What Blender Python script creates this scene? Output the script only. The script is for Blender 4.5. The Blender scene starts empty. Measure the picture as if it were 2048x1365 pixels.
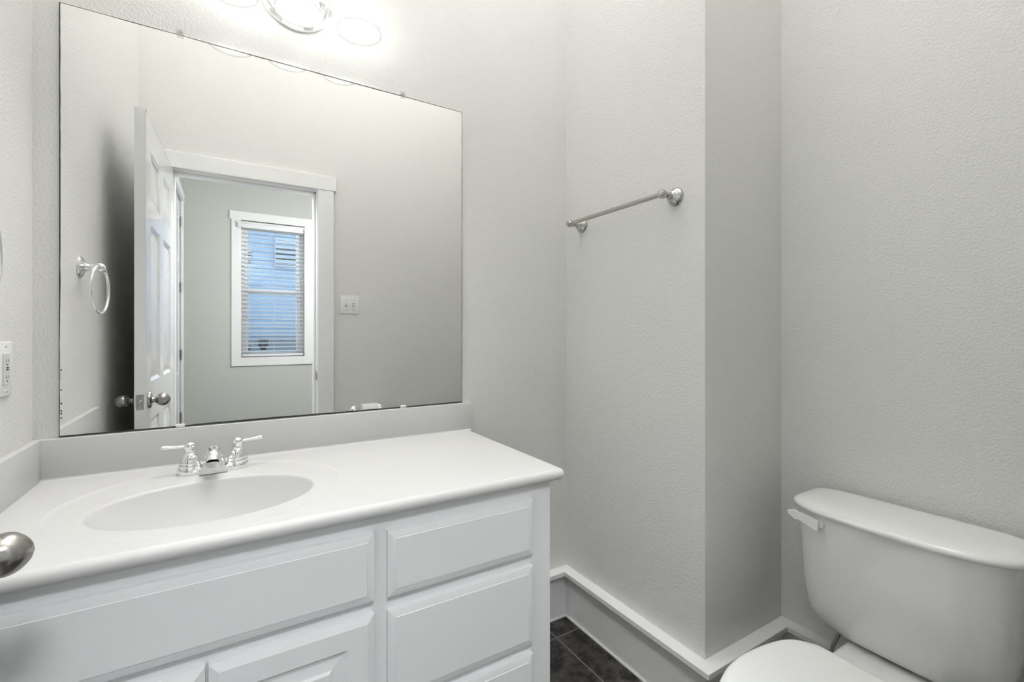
import bpy, bmesh, math, random
from mathutils import Vector, Matrix

# ------------------------------------------------------------------ camera, world, exposure
SC = bpy.context.scene
COL = SC.collection
PI = math.pi
CAM = bpy.data.cameras.new('camera')
cam = bpy.data.objects.new('camera', CAM)
COL.objects.link(cam)
CAM.sensor_width = 36.0
CAM.lens = 921.2 / 2048 * 36.0
CAM.shift_y = -16.94 / 2048
CAM.clip_start = 0.01
cam.location = (0.0, -1.546, 1.189)
cam.rotation_euler = (PI / 2, 0, -0.5482)
SC.camera = cam

W = bpy.data.worlds.new('daylight')
SC.world = W
W.use_nodes = True
bg = W.node_tree.nodes['Background']
bg.inputs[0].default_value = (0.80, 0.91, 1.0, 1)
WORLD_S = 3.3
bg.inputs[1].default_value = WORLD_S

SC.view_settings.view_transform = 'Standard'
SC.view_settings.look = 'None'
SC.view_settings.exposure = 0.46
SC.view_settings.gamma = 1.0
SC.view_settings.use_curve_mapping = False

BULB_W = 3.9
BATH_FILL_W = 39  # added bathroom uplight
SPOT_FILL_W = 150  # added fill spot behind the doorway
HALL_FILL_W = 57  # added hall pendant

# ------------------------------------------------------------------ materials
def mat(name, col, rough=0.5, metal=0.0, bump=None, spec=0.5, coat=0.0, var=None, aniso=0.0):
    m = bpy.data.materials.new(name)
    m.use_nodes = True
    nt = m.node_tree
    b = nt.nodes['Principled BSDF']
    b.inputs['Base Color'].default_value = (*col, 1)
    b.inputs['Roughness'].default_value = rough
    b.inputs['Metallic'].default_value = metal
    b.inputs['Specular IOR Level'].default_value = spec
    b.inputs['Coat Weight'].default_value = coat
    b.inputs['Coat Roughness'].default_value = 0.06
    tc = nt.nodes.new('ShaderNodeTexCoord')
    if aniso:
        b.inputs['Anisotropic'].default_value = aniso
    if bump:
        scale, strength, dist, detail = bump
        n = nt.nodes.new('ShaderNodeTexNoise')
        n.inputs['Scale'].default_value = scale
        n.inputs['Detail'].default_value = detail
        nt.links.new(tc.outputs['Object'], n.inputs['Vector'])
        bp = nt.nodes.new('ShaderNodeBump')
        bp.inputs['Strength'].default_value = strength
        bp.inputs['Distance'].default_value = dist
        nt.links.new(n.outputs['Fac'], bp.inputs['Height'])
        nt.links.new(bp.outputs['Normal'], b.inputs['Normal'])
    if var:
        scale, amount = var
        n = nt.nodes.new('ShaderNodeTexNoise')
        n.inputs['Scale'].default_value = scale
        n.inputs['Detail'].default_value = 3
        nt.links.new(tc.outputs['Object'], n.inputs['Vector'])
        r = nt.nodes.new('ShaderNodeValToRGB')
        r.color_ramp.elements[0].position = 0.3
        r.color_ramp.elements[1].position = 0.7
        r.color_ramp.elements[0].color = (*[c * (1 - amount) for c in col], 1)
        r.color_ramp.elements[1].color = (*col, 1)
        nt.links.new(n.outputs['Fac'], r.inputs['Fac'])
        nt.links.new(r.outputs['Color'], b.inputs['Base Color'])
    return m

M = {}
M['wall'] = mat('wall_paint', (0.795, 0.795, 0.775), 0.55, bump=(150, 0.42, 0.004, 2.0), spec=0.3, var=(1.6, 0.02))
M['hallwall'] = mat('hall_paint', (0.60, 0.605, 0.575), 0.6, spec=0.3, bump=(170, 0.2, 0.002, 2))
M['ceiling'] = mat('ceiling_paint', (0.92, 0.92, 0.915), 0.7, bump=(120, 0.3, 0.003, 2))
M['trim'] = mat('trim_paint', (0.90, 0.90, 0.90), 0.32, bump=(40, 0.04, 0.001, 1))
M['door'] = mat('door_paint', (0.82, 0.82, 0.825), 0.16, bump=(60, 0.02, 0.0006, 1))
M['cabinet'] = mat('cabinet_paint', (0.84, 0.845, 0.855), 0.34, bump=(55, 0.05, 0.0008, 2))
M['marble'] = mat('cultured_marble', (0.68, 0.68, 0.675), 0.38, coat=0.0, var=(5, 0.015))
M['porcelain'] = mat('porcelain', (0.90, 0.90, 0.89), 0.10, coat=0.4, var=(3, 0.01))
M['plastic'] = mat('white_plastic', (0.89, 0.89, 0.885), 0.3, var=(9, 0.01))
M['ivory'] = mat('device_plastic', (0.74, 0.74, 0.70), 0.35, var=(9, 0.01))
M['dark'] = mat('dark_slot', (0.03, 0.03, 0.03), 0.6, var=(50, 0.2))
M['chrome'] = mat('chrome', (0.90, 0.90, 0.91), 0.06, 1.0, bump=(20, 0.01, 0.0005, 1))
M['nickel'] = mat('brushed_nickel', (0.50, 0.495, 0.48), 0.2, 1.0, bump=(300, 0.05, 0.0003, 2), aniso=0.4)
M['knob'] = mat('dark_nickel', (0.40, 0.385, 0.365), 0.24, 1.0, bump=(260, 0.06, 0.0003, 2), aniso=0.5)
M['bracket'] = mat('satin_plate', (0.42, 0.41, 0.39), 0.4, 1.0, bump=(200, 0.05, 0.0003, 1))
M['paper'] = mat('tissue_paper', (0.85, 0.85, 0.84), 0.9, bump=(90, 0.2, 0.001, 2))
M['hose'] = mat('braided_hose', (0.62, 0.61, 0.59), 0.4, 0.6, bump=(700, 0.5, 0.001, 1))
M['mirror'] = mat('mirror_silver', (0.90, 0.905, 0.895), 0.0, 1.0)
M['edge'] = mat('mirror_edge', (0.055, 0.055, 0.05), 0.4, var=(30, 0.5))
def blind_material():
    m = mat('blind_vinyl', (0.88, 0.88, 0.88), 0.4, var=(4, 0.01))
    nt = m.node_tree
    b = nt.nodes['Principled BSDF']
    tr = nt.nodes.new('ShaderNodeBsdfTranslucent')
    tr.inputs[0].default_value = (0.9, 0.9, 0.9, 1)
    mx = nt.nodes.new('ShaderNodeMixShader')
    mx.inputs[0].default_value = 0.3
    nt.links.new(b.outputs[0], mx.inputs[1])
    nt.links.new(tr.outputs[0], mx.inputs[2])
    nt.links.new(mx.outputs[0], nt.nodes['Material Output'].inputs[0])
    return m
M['blind'] = blind_material()
M['vinyl'] = mat('window_vinyl', (0.86, 0.86, 0.87), 0.35, var=(4, 0.01))
M['siding'] = mat('blue_siding', (0.20, 0.265, 0.345), 0.7, var=(2, 0.06))
M['farwin'] = mat('pale_blue_frame', (0.27, 0.32, 0.38), 0.6, var=(3, 0.05))
M['fence'] = mat('grey_fence', (0.15, 0.17, 0.20), 0.8, var=(3, 0.2))
M['ledge'] = mat('slate_ledge', (0.075, 0.095, 0.13), 0.8, var=(4, 0.25))
M['urn'] = mat('dark_glaze', (0.03, 0.035, 0.04), 0.45, var=(30, 0.5))
M['ground'] = mat('ground_gravel', (0.62, 0.64, 0.66), 0.9, var=(6, 0.3))

def floor_material():
    m = bpy.data.materials.new('dark_slate_tile')
    m.use_nodes = True
    nt = m.node_tree
    b = nt.nodes['Principled BSDF']
    tc = nt.nodes.new('ShaderNodeTexCoord')
    mp = nt.nodes.new('ShaderNodeMapping')
    mp.inputs['Location'].default_value = (-1.0825 + 3.3, 0.106 + 3.3, 0)
    nt.links.new(tc.outputs['Object'], mp.inputs['Vector'])
    br = nt.nodes.new('ShaderNodeTexBrick')
    br.offset = 0.0
    br.squash = 1.0
    br.inputs['Scale'].default_value = 1.0
    br.inputs['Mortar Size'].default_value = 0.0026
    br.inputs['Mortar Smooth'].default_value = 0.2
    br.inputs['Brick Width'].default_value = 0.33
    br.inputs['Row Height'].default_value = 0.33
    br.inputs['Mortar'].default_value = (0.20, 0.195, 0.185, 1)
    nt.links.new(mp.outputs['Vector'], br.inputs['Vector'])
    n1 = nt.nodes.new('ShaderNodeTexNoise')
    n1.inputs['Scale'].default_value = 16
    n1.inputs['Detail'].default_value = 8
    n1.inputs['Roughness'].default_value = 0.7
    nt.links.new(tc.outputs['Object'], n1.inputs['Vector'])
    r1 = nt.nodes.new('ShaderNodeValToRGB')
    r1.color_ramp.elements[0].position = 0.42
    r1.color_ramp.elements[0].color = (0.018, 0.0165, 0.0155, 1)
    r1.color_ramp.elements[1].position = 0.66
    r1.color_ramp.elements[1].color = (0.10, 0.093, 0.085, 1)
    nt.links.new(n1.outputs['Fac'], r1.inputs['Fac'])
    nt.links.new(r1.outputs['Color'], br.inputs['Color1'])
    nt.links.new(r1.outputs['Color'], br.inputs['Color2'])
    nt.links.new(br.outputs['Color'], b.inputs['Base Color'])
    b.inputs['Roughness'].default_value = 0.55
    b.inputs['Specular IOR Level'].default_value = 0.3
    bp = nt.nodes.new('ShaderNodeBump')
    bp.inputs['Strength'].default_value = 0.3
    bp.inputs['Distance'].default_value = 0.003
    inv = nt.nodes.new('ShaderNodeMath')
    inv.operation = 'MULTIPLY_ADD'
    inv.inputs[1].default_value = -1.5
    nt.links.new(br.outputs['Fac'], inv.inputs[0])
    nt.links.new(n1.outputs['Fac'], inv.inputs[2])
    nt.links.new(inv.outputs[0], bp.inputs['Height'])
    nt.links.new(bp.outputs['Normal'], b.inputs['Normal'])
    return m
M['floor'] = floor_material()

def facing_factor(nt, base):
    lw = nt.nodes.new('ShaderNodeLayerWeight')
    lw.inputs[0].default_value = 0.5
    pw = nt.nodes.new('ShaderNodeMath')
    pw.operation = 'POWER'
    pw.inputs[1].default_value = 4.0
    nt.links.new(lw.outputs['Facing'], pw.inputs[0])
    ma = nt.nodes.new('ShaderNodeMath')
    ma.operation = 'MULTIPLY_ADD'
    ma.inputs[1].default_value = 0.6
    ma.inputs[2].default_value = base
    nt.links.new(pw.outputs[0], ma.inputs[0])
    return ma

def glass_material(name, tint, reflect):
    m = bpy.data.materials.new(name)
    m.use_nodes = True
    nt = m.node_tree
    for n in list(nt.nodes):
        if n.type != 'OUTPUT_MATERIAL':
            nt.nodes.remove(n)
    out = nt.nodes['Material Output']
    t = nt.nodes.new('ShaderNodeBsdfTransparent')
    t.inputs[0].default_value = (*tint, 1)
    g = nt.nodes.new('ShaderNodeBsdfGlossy')
    g.inputs['Roughness'].default_value = 0.03
    fr = facing_factor(nt, reflect)
    mx = nt.nodes.new('ShaderNodeMixShader')
    nt.links.new(fr.outputs[0], mx.inputs[0])
    nt.links.new(t.outputs[0], mx.inputs[1])
    nt.links.new(g.outputs[0], mx.inputs[2])
    nt.links.new(mx.outputs[0], out.inputs[0])
    return m
M['pane'] = glass_material('window_glass', (0.93, 0.97, 1.0), 0.03)
M['clear'] = glass_material('clear_plastic', (0.96, 0.96, 0.96), 0.05)

def shade_material():
    m = bpy.data.materials.new('frosted_glass')
    m.use_nodes = True
    nt = m.node_tree
    for n in list(nt.nodes):
        if n.type != 'OUTPUT_MATERIAL':
            nt.nodes.remove(n)
    out = nt.nodes['Material Output']
    tr = nt.nodes.new('ShaderNodeBsdfTranslucent')
    tr.inputs[0].default_value = (0.38, 0.38, 0.378, 1)
    tp = nt.nodes.new('ShaderNodeBsdfTransparent')
    tp.inputs[0].default_value = (0.7, 0.7, 0.695, 1)
    df = nt.nodes.new('ShaderNodeBsdfDiffuse')
    df.inputs[0].default_value = (0.85, 0.85, 0.84, 1)
    gl = nt.nodes.new('ShaderNodeBsdfGlossy')
    gl.inputs['Roughness'].default_value = 0.12
    n = nt.nodes.new('ShaderNodeTexNoise')
    n.inputs['Scale'].default_value = 30
    m1 = nt.nodes.new('ShaderNodeMixShader')
    m1.inputs[0].default_value = 0.15
    nt.links.new(tr.outputs[0], m1.inputs[1])
    nt.links.new(tp.outputs[0], m1.inputs[2])
    m2 = nt.nodes.new('ShaderNodeMixShader')
    m2.inputs[0].default_value = 0.15
    nt.links.new(m1.outputs[0], m2.inputs[1])
    nt.links.new(df.outputs[0], m2.inputs[2])
    fr = facing_factor(nt, 0.03)
    m3 = nt.nodes.new('ShaderNodeMixShader')
    nt.links.new(fr.outputs[0], m3.inputs[0])
    nt.links.new(m2.outputs[0], m3.inputs[1])
    nt.links.new(gl.outputs[0], m3.inputs[2])
    nt.links.new(m3.outputs[0], out.inputs[0])
    return m
M['shade'] = shade_material()

def emit_material(name, col, s):
    """clear lit bulb glass: gives off light and lets the filament's light through"""
    m = bpy.data.materials.new(name)
    m.use_nodes = True
    nt = m.node_tree
    for n in list(nt.nodes):
        if n.type != 'OUTPUT_MATERIAL':
            nt.nodes.remove(n)
    em = nt.nodes.new('ShaderNodeEmission')
    em.inputs[0].default_value = (*col, 1)
    em.inputs[1].default_value = s
    tp = nt.nodes.new('ShaderNodeBsdfTransparent')
    ad = nt.nodes.new('ShaderNodeAddShader')
    nt.links.new(em.outputs[0], ad.inputs[0])
    nt.links.new(tp.outputs[0], ad.inputs[1])
    nt.links.new(ad.outputs[0], nt.nodes['Material Output'].inputs[0])
    return m
M['bulb'] = emit_material('lit_bulb', (1, 0.98, 0.95), 1.2)

# ------------------------------------------------------------------ mesh helpers
def join(bm, other):
    me = bpy.data.meshes.new('tmp')
    other.to_mesh(me)
    bm.from_mesh(me)
    bpy.data.meshes.remove(me)
    other.free()

def box(bm, x0, x1, y0, y1, z0, z1, bev=0.0, seg=2, mtx=None):
    t = bmesh.new()
    vs = [t.verts.new((x, y, z)) for x in (x0, x1) for y in (y0, y1) for z in (z0, z1)]
    for f in ((0, 1, 3, 2), (4, 6, 7, 5), (0, 4, 5, 1), (2, 3, 7, 6), (0, 2, 6, 4), (1, 5, 7, 3)):
        t.faces.new([vs[i] for i in f])
    if bev:
        bmesh.ops.bevel(t, geom=t.edges[:], offset=bev, segments=seg, profile=0.5, affect='EDGES')
    if mtx is not None:
        t.transform(mtx)
    join(bm, t)

def frustum(bm, a, b, mtx=None):
    """a, b: (x0,x1,z0,z1,y) rectangles joined by sloping sides; b is the closed front"""
    t = bmesh.new()
    def rect(r):
        x0, x1, z0, z1, y = r
        return [t.verts.new(p) for p in ((x0, y, z0), (x1, y, z0), (x1, y, z1), (x0, y, z1))]
    A, B = rect(a), rect(b)
    for i in range(4):
        j = (i + 1) % 4
        t.faces.new((A[i], A[j], B[j], B[i]))
    t.faces.new(B)
    t.faces.new(A[::-1])
    bmesh.ops.recalc_face_normals(t, faces=t.faces[:])
    if mtx is not None:
        t.transform(mtx)
    join(bm, t)

def lathe(bm, prof, origin=(0, 0, 0), axis=(0, 0, 1), n=32, cap0=True, cap1=True):
    q = Vector((0, 0, 1)).rotation_difference(Vector(axis).normalized()).to_matrix().to_4x4()
    mt = Matrix.Translation(origin) @ q
    t = bmesh.new()
    rings = []
    for r, z in prof:
        rings.append([t.verts.new(mt @ Vector((r * math.cos(2 * PI * i / n), r * math.sin(2 * PI * i / n), z))) for i in range(n)])
    for a, b in zip(rings, rings[1:]):
        for i in range(n):
            j = (i + 1) % n
            t.faces.new((a[i], a[j], b[j], b[i]))
    if cap0:
        t.faces.new(rings[0][::-1])
    if cap1:
        t.faces.new(rings[-1])
    bmesh.ops.recalc_face_normals(t, faces=t.faces[:])
    join(bm, t)

def tube(bm, pts, rad, n=14, closed=False, flat=1.0):
    pts = [Vector(p) for p in pts]
    k = len(pts)
    rs = rad if isinstance(rad, (list, tuple)) else [rad] * k
    t = bmesh.new()
    up = Vector((0, 0, 1))
    rings = []
    prev = None
    for i, p in enumerate(pts):
        if closed:
            d = pts[(i + 1) % k] - pts[i - 1]
        else:
            d = pts[min(i + 1, k - 1)] - pts[max(i - 1, 0)]
        d.normalize()
        if prev is None:
            s = d.cross(up)
            if s.length < 1e-3:
                s = d.cross(Vector((1, 0, 0)))
        else:
            s = prev - d * prev.dot(d)
        s.normalize()
        prev = s
        u = s.cross(d)
        rings.append([t.verts.new(p + (s * math.cos(2 * PI * j / n) + u * math.sin(2 * PI * j / n) * flat) * rs[i]) for j in range(n)])
    m = k if closed else k - 1
    for i in range(m):
        a, b = rings[i], rings[(i + 1) % k]
        for j in range(n):
            l = (j + 1) % n
            t.faces.new((a[j], a[l], b[l], b[j]))
    if not closed:
        t.faces.new(rings[0][::-1])
        t.faces.new(rings[-1])
    bmesh.ops.recalc_face_normals(t, faces=t.faces[:])
    join(bm, t)

def loft(bm, rings, cap0=True, cap1=True):
    t = bmesh.new()
    R = [[t.verts.new(p) for p in r] for r in rings]
    n = len(R[0])
    for a, b in zip(R, R[1:]):
        for i in range(n):
            j = (i + 1) % n
            t.faces.new((a[i], a[j], b[j], b[i]))
    if cap0:
        t.faces.new(R[0][::-1])
    if cap1:
        t.faces.new(R[-1])
    bmesh.ops.recalc_face_normals(t, faces=t.faces[:])
    join(bm, t)

def spline(pts, n=8):
    pts = [Vector(p) for p in pts]
    out = []
    for i in range(len(pts) - 1):
        p0, p1, p2, p3 = pts[max(i - 1, 0)], pts[i], pts[i + 1], pts[min(i + 2, len(pts) - 1)]
        for k in range(n):
            t = k / n
            out.append(0.5 * ((2 * p1) + (p2 - p0) * t + (2 * p0 - 5 * p1 + 4 * p2 - p3) * t * t + (3 * p1 - p0 - 3 * p2 + p3) * t ** 3))
    out.append(pts[-1])
    return out

def wpos(o):
    p = Vector((0, 0, 0))
    while o is not None:
        p += o.location
        o = o.parent
    return p

def mk(name, bm, m, parent=None, ang=35, smooth=True):
    """link a bmesh given in world coordinates as ONE object (a child keeps its parent's frame)"""
    me = bpy.data.meshes.new(name)
    if parent is not None:
        bm.transform(Matrix.Translation(-wpos(parent)))
    bm.to_mesh(me)
    bm.free()
    me.materials.append(M[m] if isinstance(m, str) else m)
    if smooth:
        me.shade_smooth()
        me.set_sharp_from_angle(angle=math.radians(ang))
    o = bpy.data.objects.new(name, me)
    COL.objects.link(o)
    if parent is not None:
        o.parent = parent
    return o

def thing(name, label, cat, loc=(0, 0, 0), group=None, kind=None):
    o = bpy.data.objects.new(name, None)
    o.empty_display_size = 0.05
    COL.objects.link(o)
    o.location = loc
    return tag(o, label, cat, group, kind)

def tag(o, label=None, cat=None, group=None, kind=None):
    if label:
        o['label'] = label
    if cat:
        o['category'] = cat
    if group:
        o['group'] = group
    if kind:
        o['kind'] = kind
    return o

def struct(name, bm, m, label, cat, **kw):
    return tag(mk(name, bm, m, **kw), label, cat, kind='structure')

B = bmesh.new

# ------------------------------------------------------------------ room dimensions (metres)
XL, XC, XR = -0.407, 1.2154, 1.634        # left wall, pipe chase face, toilet wall
YC = -0.6675                              # front face of the chase
YD, YD2 = -1.4996, -1.615                 # door wall, bath side and hall side
YH = -4.214                               # hall end wall
HC = 4.40                                 # ceiling, unseen; raised so the added uplight spreads evenly
XH = 2.6                                  # hall right wall
OL, OR, OT = -0.270, 0.450, 2.060         # door opening between the jambs

# ------------------------------------------------------------------ shell
b = B(); box(b, XL - 0.1, XR + 0.1, 0, 0.1, 0, HC)
struct('wall_back', b, 'wall', 'textured pale grey wall behind the mirror and vanity', 'wall')
b = B(); box(b, XL - 0.1, XL, YD, 0, 0, HC)
struct('wall_left', b, 'wall', 'textured pale grey side wall with outlet and towel ring', 'wall')
b = B(); box(b, XC, XR, YC, 0, 0, HC)
struct('wall_chase', b, 'wall', 'boxed-out pale grey wall corner carrying the towel bar', 'wall')
b = B(); box(b, XR, XR + 0.1, YD, 0, 0, HC)
struct('wall_right', b, 'wall', 'textured pale grey wall behind the toilet tank', 'wall')
b = B()
box(b, XL - 0.1, OL - 0.018, YD2, YD, 0, HC)
box(b, OR + 0.018, XH + 0.1, YD2, YD, 0, HC)
box(b, OL - 0.018, OR + 0.018, YD2, YD, OT + 0.018, HC)
struct('wall_front', b, 'wall', 'pale grey wall around the doorway, seen in the mirror', 'wall')
DH0, DH1, DHT = -3.864, -3.064, 2.44      # hall closet door
b = B()
box(b, XL - 0.1, XL, YH - 0.1, DH0 - 0.004, 0, HC)
box(b, XL - 0.1, XL, DH1 + 0.004, YD2, 0, HC)
box(b, XL - 0.1, XL, DH0 - 0.004, DH1 + 0.004, DHT + 0.004, HC)
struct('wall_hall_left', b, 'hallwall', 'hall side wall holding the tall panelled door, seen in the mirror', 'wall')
WX0, WX1, WZ0, WZ1 = 0.0954, 0.720, 0.920, 2.400
b = B()
box(b, XL, WX0, YH - 0.14, YH, 0, HC)
box(b, WX1, XH + 0.1, YH - 0.14, YH, 0, HC)
box(b, WX0, WX1, YH - 0.14, YH, 0, WZ0)
box(b, WX0, WX1, YH - 0.14, YH, WZ1, HC)
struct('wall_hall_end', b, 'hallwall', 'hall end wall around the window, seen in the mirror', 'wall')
b = B(); box(b, XH, XH + 0.1, YH, YD2, 0, HC)
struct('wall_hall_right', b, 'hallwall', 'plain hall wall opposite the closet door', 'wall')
b = B(); box(b, XL - 0.1, XH + 0.1, YH - 0.14, 0.1, -0.1, 0)
struct('floor', b, 'floor', 'dark slate-look floor tiles with pale grout lines', 'floor')
b = B(); box(b, XL - 0.1, XH + 0.1, YH - 0.14, 0.1, HC, HC + 0.1)
struct('ceiling', b, 'ceiling', 'plain white ceiling over bathroom and hall', 'ceiling')

# baseboard with a projecting ledge cap running round the chase
BT, LW, LZ, LT = 0.014, 0.0446, 0.205, 0.018
b = B()
zb = LZ - LT
box(b, 0.722, XC - BT, -BT, 0, 0, zb, 0.001, 1)
struct('baseboard_back', b, 'trim', 'short white baseboard between vanity and chase', 'baseboard')
b = B()
box(b, XC - BT, XC, YC - BT, 0, 0, zb, 0.001, 1)
box(b, XC, XR, YC - BT, YC, 0, zb, 0.001, 1)
struct('baseboard_chase', b, 'trim', 'tall white baseboard wrapping the boxed-out chase', 'baseboard')
b = B(); box(b, XR - BT, XR, YD, YC - BT, 0, zb, 0.001, 1)
struct('baseboard_right', b, 'trim', 'white baseboard behind the toilet', 'baseboard')
b = B()
outline = [(0.722, 0.0), (0.722, -LW), (XC - LW, -LW), (XC - LW, YC - LW), (XR - LW, YC - LW), (XR - LW, YD),
           (XR, YD), (XR, YC), (XC, YC), (XC, 0.0)]
lo = [b.verts.new((x, y, zb)) for x, y in outline]
hi = [b.verts.new((x, y, LZ)) for x, y in outline]
n = len(outline)
for i in range(n):
    j = (i + 1) % n
    b.faces.new((lo[i], lo[j], hi[j], hi[i]))
b.faces.new(hi)
b.faces.new(lo[::-1])
bmesh.ops.recalc_face_normals(b, faces=b.faces[:])
eds = [e for e in b.edges if len(e.link_faces) == 2 and e.calc_face_angle(0) > 1.0 and abs(e.verts[0].co.z - e.verts[1].co.z) < 1e-6
       and min(abs(e.verts[0].co.y), abs(e.verts[1].co.y)) > 1e-6]
bmesh.ops.bevel(b, geom=eds, offset=0.0012, segments=1, affect='EDGES')
struct('trim_1', b, 'trim', 'white projecting ledge capping the baseboards around the chase', 'trim')
b = B()
lathe_pts = [(0.722, -BT - 0.004), (XC - BT - 0.004, -BT - 0.004), (XC - BT - 0.004, YC - BT - 0.004), (XR - BT, YC - BT - 0.004)]
for (x0, y0), (x1, y1) in zip(lathe_pts, lathe_pts[1:]):
    box(b, min(x0, x1) - (0 if y0 == y1 else 0.002), max(x0, x1) + (0.004 if y0 != y1 else 0), min(y0, y1) - 0.0, max(y0, y1) + (0.004 if y0 == y1 else 0), 0, 0.006)
struct('trim_2', b, 'trim', 'thin white caulk bead where baseboard meets floor tile', 'trim')
b = B()
box(b, XL, XL + BT, YD, -0.60, 0, 0.13, 0.001, 1)
struct('baseboard_left', b, 'trim', 'white baseboard along the left wall behind the open door', 'baseboard')
b = B()
box(b, OR + 0.10, XR - LW, YD, YD + BT, 0, 0.13, 0.001, 1)
struct('baseboard_front', b, 'trim', 'white baseboard along the doorway wall', 'baseboard')

# door casing (bath side), jamb with stop
b = B()
CT = 0.018
box(b, 0.455, 0.546, YD, YD + CT, 0, 2.066, 0.0015, 1)
box(b, -0.366, -0.275, YD, YD + CT, 0, 2.066, 0.0015, 1)
box(b, -0.381, 0.561, YD, YD + CT + 0.003, 2.066, 2.1515, 0.0015, 1)
struct('trim_3', b, 'trim', 'flat white casing around the doorway with a wider head board', 'trim')
b = B()
box(b, OR, OR + 0.018, YD2, YD + 0.001, 0, OT + 0.018)
box(b, OL - 0.018, OL, YD2, YD + 0.001, 0, OT + 0.018)
box(b, OL, OR, YD2, YD + 0.001, OT, OT + 0.018)
box(b, OR - 0.012, OR, YD2 + 0.02, YD - 0.038, 0, OT, 0.002, 1)
box(b, OL, OL + 0.012, YD2 + 0.02, YD - 0.038, 0, OT, 0.002, 1)
box(b, OL, OR, YD2 + 0.02, YD - 0.038, OT - 0.012, OT, 0.002, 1)
jamb = struct('trim_4', b, 'trim', 'white door jamb lining the doorway with a stop strip', 'trim')
b = B()
box(b, OR - 0.002, OR + 0.0005, YD - 0.034, YD - 0.004, 0.895, 0.955, 0.0008, 1)
box(b, OR - 0.006, OR + 0.0005, YD - 0.006, YD + 0.006, 0.905, 0.945, 0.0008, 1)
tag(mk('strike_plate', b, 'bracket', jamb), 'dark metal strike plate')

# ------------------------------------------------------------------ six-panel doors
def panel_door(bm, w, h, th, mtx, rows):
    st, mid = 0.105, 0.10
    core = th * 0.5 - 0.009
    box(bm, 0.004, w - 0.004, -core, core, 0.004, h - 0.004, mtx=mtx)
    half = th * 0.5
    pw = (w - 2 * st - mid) / 2
    cols = [(st, st + pw), (st + pw + mid, w - st)]
    for s in (-1, 1):
        y0, y1 = (core - 0.001, half) if s > 0 else (-half, -core + 0.001)
        box(bm, 0, st, y0, y1, 0, h, mtx=mtx)
        box(bm, w - st, w, y0, y1, 0, h, mtx=mtx)
        box(bm, st + pw, st + pw + mid, y0, y1, 0, h, mtx=mtx)
        zs = [0.0] + [z for r in rows for z in r] + [h]
        for k in range(0, len(zs), 2):
            for c0, c1 in cols:
                box(bm, c0, c1, y0, y1, zs[k], zs[k + 1], mtx=mtx)
        for z0, z1 in rows:
            for c0, c1 in cols:
                # sloping moulding round the opening, then the raised field
                o = 0.012
                for (xa, xb, za, zb2, ax) in ((c0, c0 + o, z0, z1, 'l'), (c1 - o, c1, z0, z1, 'r'), (c0, c1, z0, z0 + o, 'b'), (c0, c1, z1 - o, z1, 't')):
                    t = bmesh.new()
                    yo, yi = s * half * 0.985, s * (core + 0.001)
                    if ax == 'l':
                        q = [(xa, yo, za), (xb, yi, za + o), (xb, yi, zb2 - o), (xa, yo, zb2)]
                    elif ax == 'r':
                        q = [(xb, yo, za), (xa, yi, za + o), (xa, yi, zb2 - o), (xb, yo, zb2)]
                    elif ax == 'b':
                        q = [(xa, yo, za), (xa + o, yi, zb2), (xb - o, yi, zb2), (xb, yo, za)]
                    else:
                        q = [(xa, yo, zb2), (xa + o, yi, za), (xb - o, yi, za), (xb, yo, zb2)]
                    t.faces.new([t.verts.new(p) for p in q])
                    bmesh.ops.recalc_face_normals(t, faces=t.faces[:])
                    f = t.faces[0]
                    if f.normal.y * s < 0:
                        f.normal_flip()
                    t.transform(mtx)
                    join(bm, t)
                i1, i2 = 0.022, 0.048
                frustum(bm, (c0 + i1, c1 - i1, z0 + i1, z1 - i1, s * core), (c0 + i2, c1 - i2, z0 + i2, z1 - i2, s * (half - 0.002)), mtx)
    # thin solid edge so the leaf reads as one slab
    box(bm, -0.0005, 0.006, -half, half, 0, h, mtx=mtx)
    box(bm, w - 0.006, w + 0.0005, -half, half, 0, h, mtx=mtx)
    box(bm, 0, w, -half, half, h - 0.006, h + 0.0005, mtx=mtx)

DW, DTH, DHH = 0.775, 0.035, 2.035
ang = math.atan2(0.9997, -0.025)
dm = Matrix.Translation((-0.258 - 0.0175, -1.476, 0.012)) @ Matrix.Rotation(ang, 4, 'Z')
door = thing('door_1', 'open white six-panel bathroom door standing along the left wall', 'door', (-0.2755, -1.476, 0.012), kind='structure')
b = B(); panel_door(b, DW, DHH, DTH, dm, [(0.235, 0.825), (0.98, 1.61), (1.70, 1.905)])
mk('door_leaf', b, 'door', door, ang=20)
ku, kz = DW - 0.06, 0.911
for s in (1, -1):
    c = dm @ Vector((ku, s * DTH / 2, kz))
    ax = (dm.to_3x3() @ Vector((0, s, 0))).normalized()
    b = B()
    lathe(b, [(0.0315, 0), (0.0325, 0.003), (0.031, 0.007), (0.025, 0.010), (0.016, 0.012)], c, ax, 40, cap0=True, cap1=True)
    ros = mk('rosette', b, 'knob', door)
    b = B()
    prof = [(0.0125, 0.008), (0.0105, 0.014), (0.0105, 0.020), (0.0125, 0.022), (0.0125, 0.024), (0.011, 0.026)]
    for i in range(0, 17):
        t = i / 16
        z = 0.026 + 0.045 * t
        r = 0.0255 * math.sin(PI * (0.14 + 0.86 * t)) ** 0.55
        prof.append((max(r, 0.0006), z))
    lathe(b, prof, c, ax, 40)
    mk('knob', b, 'knob', door)
b = B()
box(b, DW - 0.001, DW + 0.0016, -0.0125, 0.0125, kz - 0.029, kz + 0.029, 0.0007, 1, mtx=dm)
lp = mk('latch_plate', b, 'bracket', door)
b = B()
lathe(b, [(0.0085, 0.0), (0.0085, 0.004), (0.007, 0.006)], dm @ Vector((DW + 0.001, 0, kz)), dm.to_3x3() @ Vector((1, 0, 0)), 20)
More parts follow.
